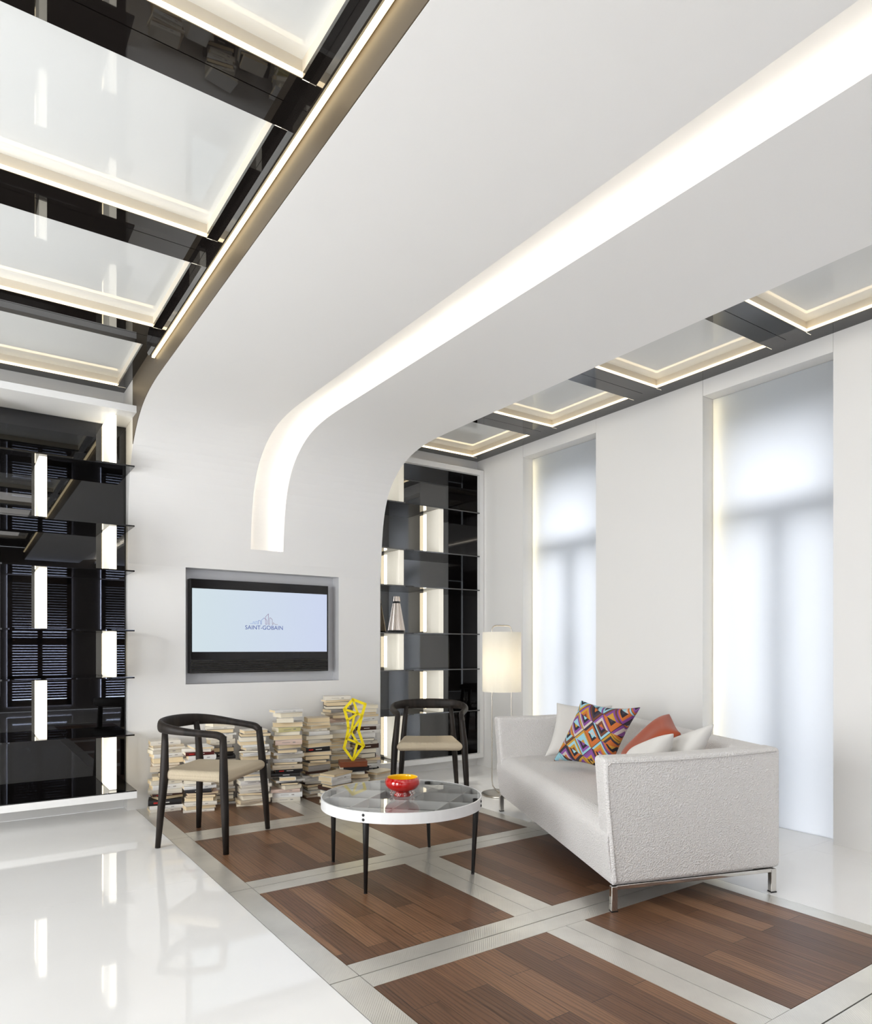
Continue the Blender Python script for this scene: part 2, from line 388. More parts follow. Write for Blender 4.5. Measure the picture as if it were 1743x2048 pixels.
# hidden strip of light in the groove
g = G()
for i in range(0, len(upper)-1):
    a = off(upper, i, .055); b = off(upper, i+1, .055); c = off(upper, i, .080); d = off(upper, i+1, .080)
    x = GX1+.040
    g.add([(x, *a), (x, *b), (x, *d), (x, *c)], [(0, 1, 2, 3)])
cv = g.obj('cove_light', LEDC)
g = G()  # added second strip under the groove's left lip, brightening its base
for i in range(0, len(upper)-1):
    a, b, c, d = off(upper, i, .026), off(upper, i+1, .026), off(upper, i, .040), off(upper, i+1, .040); x = GX0-.030
    g.add([(x, *a), (x, *b), (x, *d), (x, *c)], [(0, 1, 2, 3)])
g.obj('fill_strip', mat('cove_fill_glow', (.9, .9, .85), .5, emit=(1, .90, .80), es=4.5), cv)
tag(cv, 'white strip light hidden in the long groove of the arch', 'light')

# ceiling: black glass frame with recessed coffers, left and right of the arch
rows = [(4.49, 5.31), (3.41, 4.22), (2.345, 3.165), (1.285, 2.105), (.225, 1.045), (-.835, -.015), (-1.9, -1.08), (-2.96, -2.14)]
g = G(); TG = .018
def black_ceiling(xa, xb, cx0, cx1):
    g.box(xa, cx0, YF, YB+.03, ZC, ZC+TG); g.box(cx1, xb, YF, YB+.03, ZC, ZC+TG)
    top = YB+.03
    for k, (a, b) in enumerate(rows):
        if k == 0: g.box(cx0, cx1, b, top, ZC, ZC+TG)
        else:
            m = (b+top)/2; g.box(cx0, cx1, b, m-.002, ZC, ZC+TG); g.box(cx0, cx1, m+.002, top, ZC, ZC+TG)
        top = a
    g.box(cx0, cx1, YF, top, ZC, ZC+TG)
black_ceiling(XL, AX0+.02, -.80, .922); black_ceiling(AX1-.02, XR, 3.07, 4.098)
g.obj('ceiling', BLACKC, kind='structure')
g = G(); g.box(XL-.2, XO, YF-.15, YB+.35, ZC+.16, ZC+.2); g.obj('ceiling.001', VOID, kind='structure')
side = {'L': 'left', 'R': 'right'}
ordn = ['nearest the back wall', 'second from the back wall', 'third from the back wall', 'fourth from the back wall', 'fifth from the back wall', 'sixth from the back wall', 'seventh from the back wall', 'furthest from the back wall']
for sd, cx0, cx1 in (('L', -.80, .922), ('R', 3.07, 4.098)):
    for k, (a, b) in enumerate(rows):
        e = thing('coffer_light', ((cx0+cx1)/2, (a+b)/2, ZC), 'milk-glass ceiling light %s of the arch, %s' % (side[sd], ordn[k]), 'ceiling light', group='%s row of coffer lights' % side[sd])
        hx, hy = (cx1-cx0)/2, (b-a)/2; D = .062; t = .012
        g = G()   # reveal
        g.box(-hx-t, -hx, -hy-t, hy+t, TG, D+.02); g.box(hx, hx+t, -hy-t, hy+t, TG, D+.02)
        g.box(-hx, hx, -hy-t, -hy, TG, D+.02); g.box(-hx, hx, hy, hy+t, TG, D+.02)
        g.obj('reveal', COFF, e)
        g = G(); g.box(-hx, hx, -hy, hy, D, D+.01); g.obj('glass_panel', MILK, e)
        g = G(); z0, z1 = .002, .016
        g.box(-hx+.001, hx-.001, hy-.007, hy-.001, z0, z1)
        if sd == 'R': g.box(hx-.007, hx-.001, -hy+.001, hy-.007, z0, z1)
        g.obj('led_strip', LEDW, e)
        g = G(); z = -.0006    # fine lit slot beyond the corner
        g.add([(hx, hy-.0015, z), (hx+.055, hy-.0015, z), (hx+.055, hy+.0015, z), (hx, hy+.0015, z)], [(0, 1, 2, 3)])
        sl = mat('slot_glow', emit=(1, .86, .62), es=1.1); g.obj('light_slot', sl, e); g = G()
        if k: g.add([(hx, -hy-.0015, z), (hx+.055, -hy-.0015, z), (hx+.055, -hy+.0015, z), (hx, -hy+.0015, z)], [(0, 1, 2, 3)])
        if k: g.obj('light_slot', sl, e)
# warm light line along the left side of the arch, under a black glass fascia with a rounded end
e = thing('side_light_line', (AX0-.0045, 4.4, 2.93), 'warm light line under black glass running along the left side of the arch', 'light')
g = G()
poly = [(-8.3, 0), (.0, 0)]+[(r*math.cos(q)*1.0, .085-.085*math.cos(q)) for r, q in []]
pl = [(YF+.1-4.4, -.002)]+[(0, -.002)]+[(.10*math.sin(q), .083-.085*math.cos(q)) for q in [k*PI/16 for k in range(1, 9)]]+[(YF+.1-4.4, .084)]
g.prism(pl, 'x', -.034, -.001); g.obj('fascia', BLACKC, e)
g = G(); g.box(-.022, -.006, YF+.1-4.4, .02, -.012, -.003)
g.obj('led_strip', LEDT, e)

# satin trim covering the arch's flank beneath the light line
tp = [p for p in upper if p[0] < 5.10]
g = G(); n = len(tp); vs = []
for x in (AX0-.004, AX0-.0005):
    for p in tp: vs.append((x, p[0], p[1]+.002))
    vs += [(x, tp[-1][0], ZC-.001), (x, tp[0][0], ZC-.001)]
m_ = n+2
g.add(vs, [tuple(range(m_)), tuple(range(m_, 2*m_))]+[(k, (k+1) % m_, m_+(k+1) % m_, m_+k) for k in range(m_)])
g.obj('trim_6', SIDEM, kind='structure')

# frosted panes with the real window frames and daylight outside
for k, (a, b) in enumerate(OPEN):
    g = G(); g.box(4.355, 4.363, b+.001, a-.001, .0, 2.903); g.obj('window_%d' % (k+1), FROST, kind='structure')
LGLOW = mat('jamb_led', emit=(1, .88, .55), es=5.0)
OUT = mat('outer_frame', (.40, .47, .56), .6)
g = G(); edge = YB+.2; X1, X2 = XO, 4.70
for a, b in OPEN:
    c0, c1 = a-.06, b+.04
    g.box(X1, X2, c0, edge, 0, ZC); g.box(X1, X2, c1, c0, 2.60, ZC)
    m = (a+b)/2-.03
    g.box(4.47, 4.52, c1, c0, 2.0, 2.13); g.box(4.47, 4.52, m-.055, m+.055, 0, 2.0)
    g.box(X1-.06, X1, c1-.01, c1+.04, 0, 2.6); g.box(X1-.06, X1, c0-.05, c0+.01, 0, 2.6)
    edge = c1
g.box(X1, X2, YF-.1, edge, 0, ZC)
g.obj('trim_4', OUT, kind='structure')
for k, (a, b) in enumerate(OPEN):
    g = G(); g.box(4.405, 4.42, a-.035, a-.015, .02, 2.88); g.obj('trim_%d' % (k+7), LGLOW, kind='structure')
g = G(); g.box(4.72, 9, -9, 11, -.3, -.05); g.obj('ground_outside', mat('paving', (.35, .35, .33), .8), kind='structure')

# ================================================================== LEFT BOOKCASE
e = thing('bookcase', (0, 5.35, 0), 'wide black glass bookcase with white frame and lit blocks, left of the arch', 'bookcase')
X0 = -2.6; X1 = .983
g = G(); g.box(X0, X1, 0, .068, .195, 2.742); g.obj('back_panel', BLACK, e)
g = G(); g.box(X0, X1+.002, -.38, .068, .147, .193); g.obj('base_slab', FRAMEW, e, bevel=.0015)
g = G(); g.box(X0, X1+.002, -.38, .068, 2.744, 2.79); g.obj('top_slab', FRAMEW, e, bevel=.0015)
g = G(); g.box(X0, X1, -.375, .0, .1935, .199); g.obj('base_glass', BLACK, e)
zs = [2.742, 2.397, 1.99, 1.683, 1.277, .957, .565, .195]
for z in zs[1:-1]:
    g = G(); g.box(X0, X1, -.31, -.001, z-.005, z+.005); g.obj('shelf', BLACK, e)
for i in range(7):
    cols = (.83, .0, -.83, -1.66) if i % 2 == 0 else (.418, -.41, -1.24, -2.07)
    for x in cols:
        z0, z1 = zs[i+1]+.006, zs[i]-.006
        g = G(); g.box(x, x+.046, -.275, -.001, z0, z1); bl = g.obj('light_block', FINM, e, bevel=.002)
        g = G(); g.box(x-.0012, x-.0002, -.03, -.002, z0+.01, z1-.01); g.obj('glow_strip', FINS, bl)
        g = G(); g.box(x+.002, x+.044, -.2762, -.2752, z0+.004, z1-.004); g.obj('front_diffuser', mat('block_front', (.9, .85, .7), .4, emit=(1, .95, .82), es=1.25), bl)
# ================================================================== RIGHT BOOKCASE
e = thing('bookcase', (3.0, 5.31, 0), 'narrow recessed black glass bookcase in a white frame, by the floor lamp', 'bookcase')
L = .07; Rr = 1.19
g = G(); g.box(L, Rr+.045, 0, .045, .087, .132); g.box(L, Rr+.045, 0, .045, 2.853, 2.902); g.box(Rr, Rr+.045, 0, .045, .132, 2.853)
g.box(L, Rr+.045, .045, .109, .087, .11); g.box(L, Rr+.045, .045, .109, 2.875, 2.902); g.box(Rr+.02, Rr+.045, .045, .109, .11, 2.875)
g.obj('frame', FRAMEW, e)
g = G(); g.box(L, Rr, .29, .30, .132, 2.853); g.obj('back_panel', BLACKR, e)
g = G(); g.box(Rr, Rr+.01, .046, .30, .132, 2.853); g.obj('side_panel', BLACKR, e)
g = G(); g.box(L, Rr, .046, .29, .126, .132); g.obj('base_panel', BLACKR, e)
g = G(); g.box(L, Rr, .046, .29, 2.853, 2.859); g.obj('top_panel', BLACKR, e)
zr = [2.853, 2.48, 2.056, 1.725, 1.296, .957, .553, .132]
for z in zr[1:-1]:
    g = G(); g.box(L, Rr-.002, .004, .288, z-.005, z+.005); g.obj('shelf', BLACKR, e)
for i in range(7):
    x = .272 if i % 2 == 0 else .713
    z0, z1 = zr[i+1]+.006, zr[i]-.006
    g = G(); g.box(x, x+.052, .02, .288, z0, z1); bl = g.obj('light_block', mat('lit_block_right', (.85, .82, .74), .3, emit=(1, .92, .74), es=.24), e, bevel=.002)
    g = G(); g.box(x-.0015, x-.0002, .235, .286, z0+.02, z1-.02); g.obj('glow_strip', FINS, bl)

# ================================================================== SPEAKER on the right bookcase
e = thing('speaker', (3.305, 5.43, 1.3015), 'silver cone-shaped speaker standing on a shelf of the right bookcase', 'speaker')
g = G(); g.lathe([(.074, 0), (.078, .004), (.078, .018), (.070, .022)], 40); g.obj('base', BLKMET, e, smooth=True)
ALU = mat('anodised_aluminium', (.74, .66, .60), .26, metal=1.)
g = G(); n = 36; vs = []; fs = []
for z, r in ((.022, .080), (.27, .036)):
    for k in range(2*n): a = PI*k/n; rr = r*(1 if k % 2 else .965); vs.append((rr*math.cos(a), rr*math.sin(a), z))
fs = [(k, (k+1) % (2*n), 2*n+(k+1) % (2*n), 2*n+k) for k in range(2*n)]+[tuple(range(2*n)), tuple(range(2*n, 4*n))]
g.add(vs, fs); g.obj('cone', ALU, e)
g = G(); g.lathe([(.033, .27), (.033, .288)], 32); g.obj('neck', BLKMET, e, smooth=True)
g = G(); g.lathe([(.036, .288), (.030, .333), (.027, .335)], 36); g.obj('top_cap', ALU, e)

# ================================================================== TELEVISION
e = thing('television', (2.0, 5.33, .967), 'television with pale blue screen in the grey wall niche', 'television')
g = G(); g.box(-.570, .572, .004, .078, 0, .718); g.obj('housing', BLKMET, e, bevel=.002)
TVG = mat('tv_glass', (.006, .005, .005), .12)
g = G(); g.box(-.562, .562, 0, .004, .105, .714); g.obj('bezel', TVG, e)
SCR = mat('screen_glow', (.02, .02, .02), .3, emit=(.66, .77, .86), es=.76)
def scr():
    n, l, b = nt(SCR)
    tc = n.new('ShaderNodeTexCoord'); sp = n.new('ShaderNodeSeparateXYZ'); r = n.new('ShaderNodeValToRGB')
    r.color_ramp.elements[0].color = (.64, .75, .80, 1); r.color_ramp.elements[1].color = (.60, .67, .86, 1)
    mr = n.new('ShaderNodeMapRange'); mr.inputs[1].default_value = -.55; mr.inputs[2].default_value = .55
    l.new(tc.outputs['Object'], sp.inputs[0]); l.new(sp.outputs[0], mr.inputs[0]); l.new(mr.outputs[0], r.inputs[0]); l.new(r.outputs[0], b.inputs['Emission Color'])
scr()
g = G(); g.box(-.556, .557, -.0015, 0, .163, .645); scn = g.obj('screen', SCR, e)
g = G()
for k in range(6): z = .008+k*.0165; g.hexa([(-.56, .0, z), (.56, .0, z), (.56, .004, z), (-.56, .004, z), (-.56, -.010, z+.004), (.56, -.010, z+.004), (.56, .004, z+.009), (-.56, .004, z+.009)])
g.obj('speaker_grille', mat('grille_metal', (.16, .15, .14), .3, metal=.6), e)
LOGO = {}
def logo_line(pts, col, wd=.0026):
    key = 'logo_%d_%d_%d' % tuple(int(c*100) for c in col)
    m = mat(key, tuple(c*.5 for c in col), .5, emit=tuple(c*c for c in col), es=.55); g = G()
    for (x0, z0), (x1, z1) in zip(pts[:-1], pts[1:]):
        d = Vector((x1-x0, z1-z0)); 
        if d.length < 1e-6: continue
        nn = Vector((-d.y, d.x)).normalized()*wd/2; dd = d.normalized()*wd/2
        a, b = Vector((x0, z0))-dd, Vector((x1, z1))+dd
        g.add([((a+nn).x, 0, (a+nn).y), ((b+nn).x, 0, (b+nn).y), ((b-nn).x, 0, (b-nn).y), ((a-nn).x, 0, (a-nn).y)], [(0, 1, 2, 3)])
    return g, m
def lp(x, y): return ((x-300)/14.53*.00416+1.852-2.0, (710-y)/14.53*.0040+.3415)
segs = [([(440, 545), (525, 545), (525, 495), (560, 495), (560, 550), (600, 550), (600, 480), (640, 480), (640, 555), (672, 555)], (.30, .45, .72)),
        ([(672, 555), (672, 460), (700, 450), (730, 460), (738, 480), (738, 560), (765, 560), (765, 440), (838, 375)], (.12, .24, .60)),
        ([(838, 375), (920, 440), (920, 560), (882, 560), (882, 340), (965, 255), (965, 560)], (.32, .08, .30)),
        ([(965, 560), (1000, 560), (1000, 370), (1025, 370), (1075, 415), (1075, 560), (1105, 560)], (.33, .12, .22)),
        ([(1105, 560), (1105, 505), (1165, 560), (1235, 560)], (.42, .30, .33))]
for k, (pts, col) in enumerate(segs):
    gg, m = logo_line([lp(*p) for p in pts], col); o = gg.obj('logo_skyline', m, scn); o.location = (0, -.0022, 0)
def text_mesh(body, size, name, m, parent, loc, rot, align='LEFT', width=None, extr=0):
    cu = bpy.data.curves.new('txt', 'FONT'); cu.body = body; cu.size = size; cu.align_x = align; cu.extrude = extr
    o = bpy.data.objects.new('txt', cu); C.objects.link(o)
    dg = bpy.context.evaluated_depsgraph_get(); me = bpy.data.meshes.new_from_object(o.evaluated_get(dg))
    bpy.data.objects.remove(o)
    if width:
        xs = [v.co.x for v in me.vertices]; s = width/(max(xs)-min(xs)); x0 = min(xs)
        for v in me.vertices: v.co.x = (v.co.x-x0)*s
    me.materials.clear(); me.materials.append(m)
    q = bpy.data.objects.new(name, me); C.objects.link(q); q.parent = parent; q.location = loc; q.rotation_euler = rot
    return q
text_mesh('SAINT-GOBAIN', .046, 'logo_text', mat('logo_text', (.02, .04, .18), .5, emit=(.03, .06, .30), es=.45), scn, (1.852-2.0, -.0024, .3405), (PI/2, 0, 0), width=.312)

# ================================================================== SOFA
F = Vector((2.345, 2.04)); Rr_ = Vector((3.203, 1.764)); Bf = Vector((3.172, 3.80))
dS = (Rr_-F); DS = dS.length; dS = dS/DS; lS = (Bf-F); LS = lS.length; lS = lS/LS
e = thing('sofa', (F.x, F.y, 0), 'long light grey woven sofa on chrome legs near the windows', 'sofa')
def SP(s, t, z, lean=True):
    """s along length 0..LS, t depth 0..DS"""
    k = -.045*((z-.11)/.57) if lean else 0
    fade = max(0, 1-t/.5)
    p = lS*s+dS*(t+k*fade)
    return (p.x, p.y, z)
def sofa_grid(g, prof_ring, s0, s1, ns):
    n = len(prof_ring); vs = []; fs = []
    for i in range(ns+1):
        s = s0+(s1-s0)*i/ns
        for t, z in prof_ring: vs.append(SP(s, t, z))
    for i in range(ns):
        for k in range(n): fs.append((i*n+k, i*n+(k+1) % n, (i+1)*n+(k+1) % n, (i+1)*n+k))
    fs.append(tuple(range(n))); fs.append(tuple(range(ns*n, (ns+1)*n)))
    g.add(vs, fs)
g = G()
def arm(s0, s1):
    ring = [(0, .115), (0, .40), (0.0, .675), (.3, .672), (.6, .678), (DS, .685), (DS, .4), (DS, .115)]
    n = len(ring); vs = []
    for s in (s0, s1):
        for t, z in ring: vs.append(SP(s, t, z))
    fs = [tuple(range(n)), tuple(range(n, 2*n))]+[(k, (k+1) % n, n+(k+1) % n, n+k) for k in range(n)]
    g2 = G(); g2.add(vs, fs); return g2
AW = .12
a1 = arm(0, AW).obj('armrest', FABRIC, e, bevel=.022, seg=4); a2 = arm(LS-AW, LS).obj('armrest', FABRIC, e, bevel=.022, seg=4)
bk = [(DS-.16, .115), (DS-.30, .38), (DS-.14, .672), (DS-.01, .684), (DS, .66), (DS, .115)]
g = G(); sofa_grid(g, bk, AW-.01, LS-AW+.01, 6); g.obj('backrest', FABRIC, e, bevel=.02, seg=4)
st = [(.005, .115), (-.004, .2), (-.008, .28)]+[(.085-.095*math.cos(q), .30+.095*math.sin(q)) for q in [k*PI/14 for k in range(1, 8)]]+[(.3, .400), (DS-.2, .385), (DS-.15, .115)]
g = G(); sofa_grid(g, st, .010, LS-.010, 24); g.obj('seat', FABRIC, e, smooth=False, bevel=.004)
# piping seams on the near arm
g = G()
pts = [SP(-.003, .02, .13), SP(-.003, .012, .4), SP(-.003, .012, .64), SP(-.004, .03, .655), SP(-.004, .3, .652), SP(-.004, .6, .658), SP(-.004, DS-.03, .668)]
g.sweep(pts, [(.0025, .0025)]*len(pts), 8); g.obj('piping', FABRIC, e, smooth=True)
def rod(g, s0, t0, s1, t1, z0, z1):
    q = [SP(s0, t0, z0, 0), SP(s1, t0, z0, 0), SP(s1, t1, z0, 0), SP(s0, t1, z0, 0), SP(s0, t0, z1, 0), SP(s1, t0, z1, 0), SP(s1, t1, z1, 0), SP(s0, t1, z1, 0)]
    g.hexa(q)
for s0, t0 in ((-.0, -.005), (.0, DS-.055), (LS-.04, -.005), (LS-.04, DS-.055)):
    g = G(); rod(g, s0, t0, s0+.028, t0+.030, .004, .112); lg = g.obj('leg', CHROME, e, bevel=.003)
    g = G(); rod(g, s0-.001, t0-.001, s0+.029, t0+.031, 0, .005); g.obj('foot_pad', BLKMET, lg)
for q in ((.002, .02, .026, DS-.05), (LS-.04, .02, LS-.012, DS-.05), (.028, DS-.05, LS-.042, DS-.03), (.028, .04, LS-.042, .06)):
    g = G(); rod(g, *q, .096, .114); g.obj('base_rail', CHROME, e, bevel=.003)

# cushions ---------------------------------------------------------
def cushion(name, P0, P1, P2, th, m, label, n=16, pinch=.16, wob=0, piping=None):
    """P0 = top-left corner, P1 = top-right, P2 = bottom-left (world)"""
    P0, P1, P2 = map(Vector, (P0, P1, P2)); U = P1-P0; V = P2-P0; c = P0+U/2+V/2; N = U.cross(V).normalized()
    rnd = random.Random(hash(label) % 1000 if False else len(label)*7)
    vs = []; fs = []; idx = {}
    for sgn in (1, -1):
        for i in range(n+1):
            for j in range(n+1):
                u = -1+2*i/n; v = -1+2*j/n
                if sgn == -1 and (i in (0, n) or j in (0, n)): idx[(sgn, i, j)] = idx[(1, i, j)]; continue
                pu = u*(1-pinch*(1-v*v)*u*u); pv = v*(1-pinch*(1-u*u)*v*v)
                h = th*((1-u**4)**.6)*((1-v**4)**.6)
                h *= 1+.10*math.sin(3.1*u+wob)*math.cos(2.7*v+wob*2)
                q = U*pu/2+V*pv/2+N*h*sgn
                idx[(sgn, i, j)] = len(vs); vs.append(q)
        for i in range(n):
            for j in range(n): fs.append((idx[(sgn, i, j)], idx[(sgn, i+1, j)], idx[(sgn, i+1, j+1)], idx[(sgn, i, j+1)]))
    o = new(name, vs, fs, m, smooth=True, subsurf=1); o.location = c
    uv = o.data.uv_layers.new(name='uv')
    iu = U.length_squared; iv = V.length_squared
    for lp_ in o.data.loops:
        co = o.data.vertices[lp_.vertex_index].co; uv.data[lp_.index].uv = (co.dot(U)/iu+.5, co.dot(V)/iv+.5)
    tag(o, label, 'cushion'); return o
PAT = mat('geometric_print', (.5, .5, .5), .85)
def pat():
    n, l, b = nt(PAT)
    def M(op, a, bb=None, c=None):
        q = n.new('ShaderNodeMath'); q.operation = op
        for i, x in enumerate((a, bb, c)):
            if x is None: continue
            if isinstance(x, (int, float)): q.inputs[i].default_value = x
            else: l.new(x, q.inputs[i])
        return q.outputs[0]
    uvn = n.new('ShaderNodeUVMap'); sp = n.new('ShaderNodeSeparateXYZ'); l.new(uvn.outputs[0], sp.inputs[0])
    u, v = sp.outputs[0], sp.outputs[1]
    ku, kv = M('MULTIPLY', u, 3.6), M('MULTIPLY', v, 3.2)
    a = M('ADD', ku, kv); d = M('SUBTRACT', ku, kv)            # diamond lattice
    fa, fd = M('FRACT', a), M('FRACT', d); ca, cd = M('FLOOR', a), M('FLOOR', d)
    dist = M('MAXIMUM', M('ABSOLUTE', M('SUBTRACT', fa, .5)), M('ABSOLUTE', M('SUBTRACT', fd, .5)))   # 0 centre .. .5 edge
    ring = M('FLOOR', M('MULTIPLY', dist, 7.9))                 # 0..3
    half = M('GREATER_THAN', fa, fd)
    h1 = M('FRACT', M('MULTIPLY', M('SINE', M('ADD', M('MULTIPLY', ca, 12.9898), M('MULTIPLY', cd, 78.233))), 437.58))
    h2 = M('FRACT', M('MULTIPLY', M('SINE', M('ADD', M('ADD', M('MULTIPLY', ring, 3.7), M('MULTIPLY', half, 1.9)), M('MULTIPLY', h1, 40))), 91.7))
    r = n.new('ShaderNodeValToRGB'); r.color_ramp.interpolation = 'CONSTANT'
    cols = [(.50, .27, .03), (.20, .06, .25), (.16, .055, .03), (.53, .29, .04), (.28, .52, .60), (.045, .035, .05), (.52, .14, .03), (.23, .08, .30), (.55, .48, .44), (.30, .55, .63)]
    el = r.color_ramp.elements
    for i, c in enumerate(cols):
        x = el[i] if i < 2 else el.new(i/len(cols))
        x.position = i/len(cols); x.color = (*c, 1)
    l.new(h2, r.inputs[0])
    dark = M('MULTIPLY', M('COMPARE', ring, 1.0, .1), half)
    edgeln = M('GREATER_THAN', dist, .485)
    mk = M('MAXIMUM', M('MULTIPLY', M('COMPARE', ring, 2.0, .1), .0), M('MAXIMUM', edgeln, dark))
    mx = n.new('ShaderNodeMix'); mx.data_type = 'RGBA'; mx.inputs[7].default_value = (.022, .018, .026, 1)
    l.new(mk, mx.inputs[0]); l.new(r.outputs[0], mx.inputs[6]); l.new(mx.outputs[2], b.inputs['Base Color'])
pat()
cushion('cushion', (3.405, 3.475, .79), (3.694, 3.198, .777), (3.219, 3.404, .42), .065, CREAMF, 'cream cushion behind the patterned one at the far end of the sofa', wob=.3)
cushion('cushion', (3.183, 3.028, .845), (3.263, 2.608, .825), (3.112, 3.215, .425), .075, PAT, 'large cushion with a multicoloured diamond print on the sofa', wob=1.1)
def ST(a, b, z): p = F+lS*a+dS*b; return (p.x, p.y, z)
cushion('cushion', ST(.65, .67, .80), ST(.42, .61, .715), ST(.90, .47, .505), .07, RUST, 'plain rust-red cushion beside the small cream cushions on the sofa', wob=2., pinch=.07)
cushion('cushion', ST(.20, .67, .79), ST(.43, .53, .675), ST(.19, .52, .54), .055, CREAMF, 'cream cushion with a raised corner against the sofa back, beside the nearest armrest', wob=.8, pinch=.09)
cushion('cushion', ST(.24, .46, .745), ST(.48, .34, .63), ST(.215, .34, .545), .06, CREAMF, 'cream cushion slumped low just inside the nearest armrest of the sofa', wob=1.7, pinch=.05)

# ================================================================== CHAIRS
def make_chair(loc, rz, label):
    e = thing('armchair', loc, label, 'chair', rz, 'dark round-backed chairs with cord seats')
    # front legs (foot, seat, arm)
    for s in (-1, 1):
        g = G(); pts = [(.225, s*.283, 0), (.213, s*.272, .22), (.200, s*.262, .42), (.190, s*.246, .58), (.184, s*.240, .655)]
        g.sweep(pts, [(.0155, .0145), (.021, .020), (.0245, .023), (.021, .020), (.019, .019)], 14, power=.8); g.obj('front_leg', DARKW, e, smooth=True)
        g = G(); pts = [(-.225, s*.232, 0), (-.212, s*.218, .22), (-.2, s*.204, .42), (-.205, s*.19, .60), (-.212, s*.178, .69)]
        g.sweep(pts, [(.0145, .0145), (.020, .020), (.0245, .0235), (.020, .019), (.016, .016)], 14, power=.8); g.obj('rear_leg', DARKW, e, smooth=True)
    # rail: one bent piece from arm to arm round the back
    pts = []; secs = []
    N = 36
    half = [(.186, .239, .638, .019, .019), (.172, .2405, .652, .020, .021), (.145, .248, .663, .021, .021), (.08, .266, .671, .023, .020), (0, .283, .679, .023, .021), (-.08, .287, .688, .021, .025), (-.16, .266, .697, .019, .030), (-.225, .205, .703, .017, .035), (-.262, .11, .705, .016, .039), (-.272, 0, .706, .016, .040)]
    full_ = half+[(x, -y, z, a, b) for x, y, z, a, b in reversed(half[:-1])]
    # Catmull-Rom resample
    def cr(p0, p1, p2, p3, t): return tuple(.5*((2*b)+(-a+c)*t+(2*a-5*b+4*c-d)*t*t+(-a+3*b-3*c+d)*t**3) for a, b, c, d in zip(p0, p1, p2, p3))
    ext = [full_[0]]+full_+[full_[-1]]; res = []
    for i in range(1, len(ext)-2):
        for k in range(4): res.append(cr(ext[i-1], ext[i], ext[i+1], ext[i+2], k/4))
    res.append(full_[-1])
    g = G(); g.sweep([r[:3] for r in res], [(r[3], r[4]) for r in res], 16, power=.85); g.obj('rail', DARKW, e, smooth=True)
    # woven seat: thick rolled edges, cords wrapped in four triangles
    n = 28; vs = []; fs = []; fm = []; idx = {}
    def hgt(u, v):
        r = max(abs(u), abs(v)); edge = max(0, (r-.84)/.16); t = .035*math.sqrt(max(0, 1-edge**2.2))
        dip = .016*(1-u*u)*(1-v*v)
        return .418+t-dip, .418-t+dip*.6
    for sg in (0, 1):
        for i in range(n+1):
            for j in range(n+1):
                u = math.sin((-1+2*i/n)*PI/2); v = math.sin((-1+2*j/n)*PI/2)
                x = u*.222; hw = .226+.020*u; y = v*hw
                idx[(sg, i, j)] = len(vs); vs.append((x, y, hgt(u, v)[sg]))
        for i in range(n):
            for j in range(n):
                fs.append((idx[(sg, i, j)], idx[(sg, i+1, j)], idx[(sg, i+1, j+1)], idx[(sg, i, j+1)]))
                u = abs(-1+(2*i+1)/n); v = abs(-1+(2*j+1)/n); fm.append(0 if u > v else 1)
    for i in range(n):
        for q, (a, b) in enumerate((((i, 0), (i+1, 0)), ((i, n), (i+1, n)), ((0, i), (0, i+1)), ((n, i), (n, i+1)))):
            fs.append((idx[(0, *a)], idx[(0, *b)], idx[(1, *b)], idx[(1, *a)])); fm.append(1 if q < 2 else 0)
    new('woven_seat', vs, fs, None, e, smooth=True, mats=[CORD, CORD2], fm=fm)
    for s in (-1, 1):
        g = G(); g.sweep([(.207, s*.215, .415), (.207, s*.262, .415)], [(.013, .013)]*2, 10); g.obj('seat_peg', DARKW, e, smooth=True)
    return e
make_chair((1.267, 4.210, 0), math.radians(-44.5), 'dark wooden armchair with woven cord seat in front of the left book stacks')
make_chair((3.02, 4.47, 0), math.atan2(-.831, -.556)+math.radians(1), 'dark wooden armchair with woven cord seat behind the coffee table, before the right bookcase')

# ================================================================== COFFEE TABLE
TC = Vector((1.905, 3.075)); RT = .418
e = thing('coffee_table', (TC.x, TC.y, 0), 'round white coffee table with gridded glass top and black legs', 'table')
g = G(); n = 72; vs = []
for r, z in ((RT, .338), (RT, .390), (RT-.006, .391), (RT-.006, .338)):
    for k in range(n): a = 2*PI*k/n; vs.append((r*math.cos(a), r*math.sin(a), z))
fs = [(i*n+k, i*n+(k+1) % n, ((i+1) % 4)*n+(k+1) % n, ((i+1) % 4)*n+k) for i in range(4) for k in range(n)]
g.add(vs, fs); g.obj('rim', WHTMET, e)
A = Vector((.8203, .5719)); Bv = Vector((-.6995, .7147)); g = G()
cen = Vector((1.876, 2.963))-TC
def chord(p, d):
    b = p.dot(d); c = p.dot(p)-(RT-.008)**2; q = b*b-c
    if q <= .002: return None
    q = math.sqrt(q); return p+d*(-b-q), p+d*(-b+q)
for k in range(-4, 5):
    for d, o_ in ((A, Bv), (Bv, A)):
        r = chord(cen+o_*k*.21, d)
        if not r: continue
        a, b = r; nn = Vector((-d.y, d.x))*.0030
        g.hexa([(*(a-nn), .340), (*(b-nn), .340), (*(b+nn), .340), (*(a+nn), .340), (*(a-nn), .3835), (*(b-nn), .3835), (*(b+nn), .3835), (*(a+nn), .3835)])
g.obj('grid', WHTMET, e)
TGL = bpy.data.materials.new('table_glass'); TGL.use_nodes = True
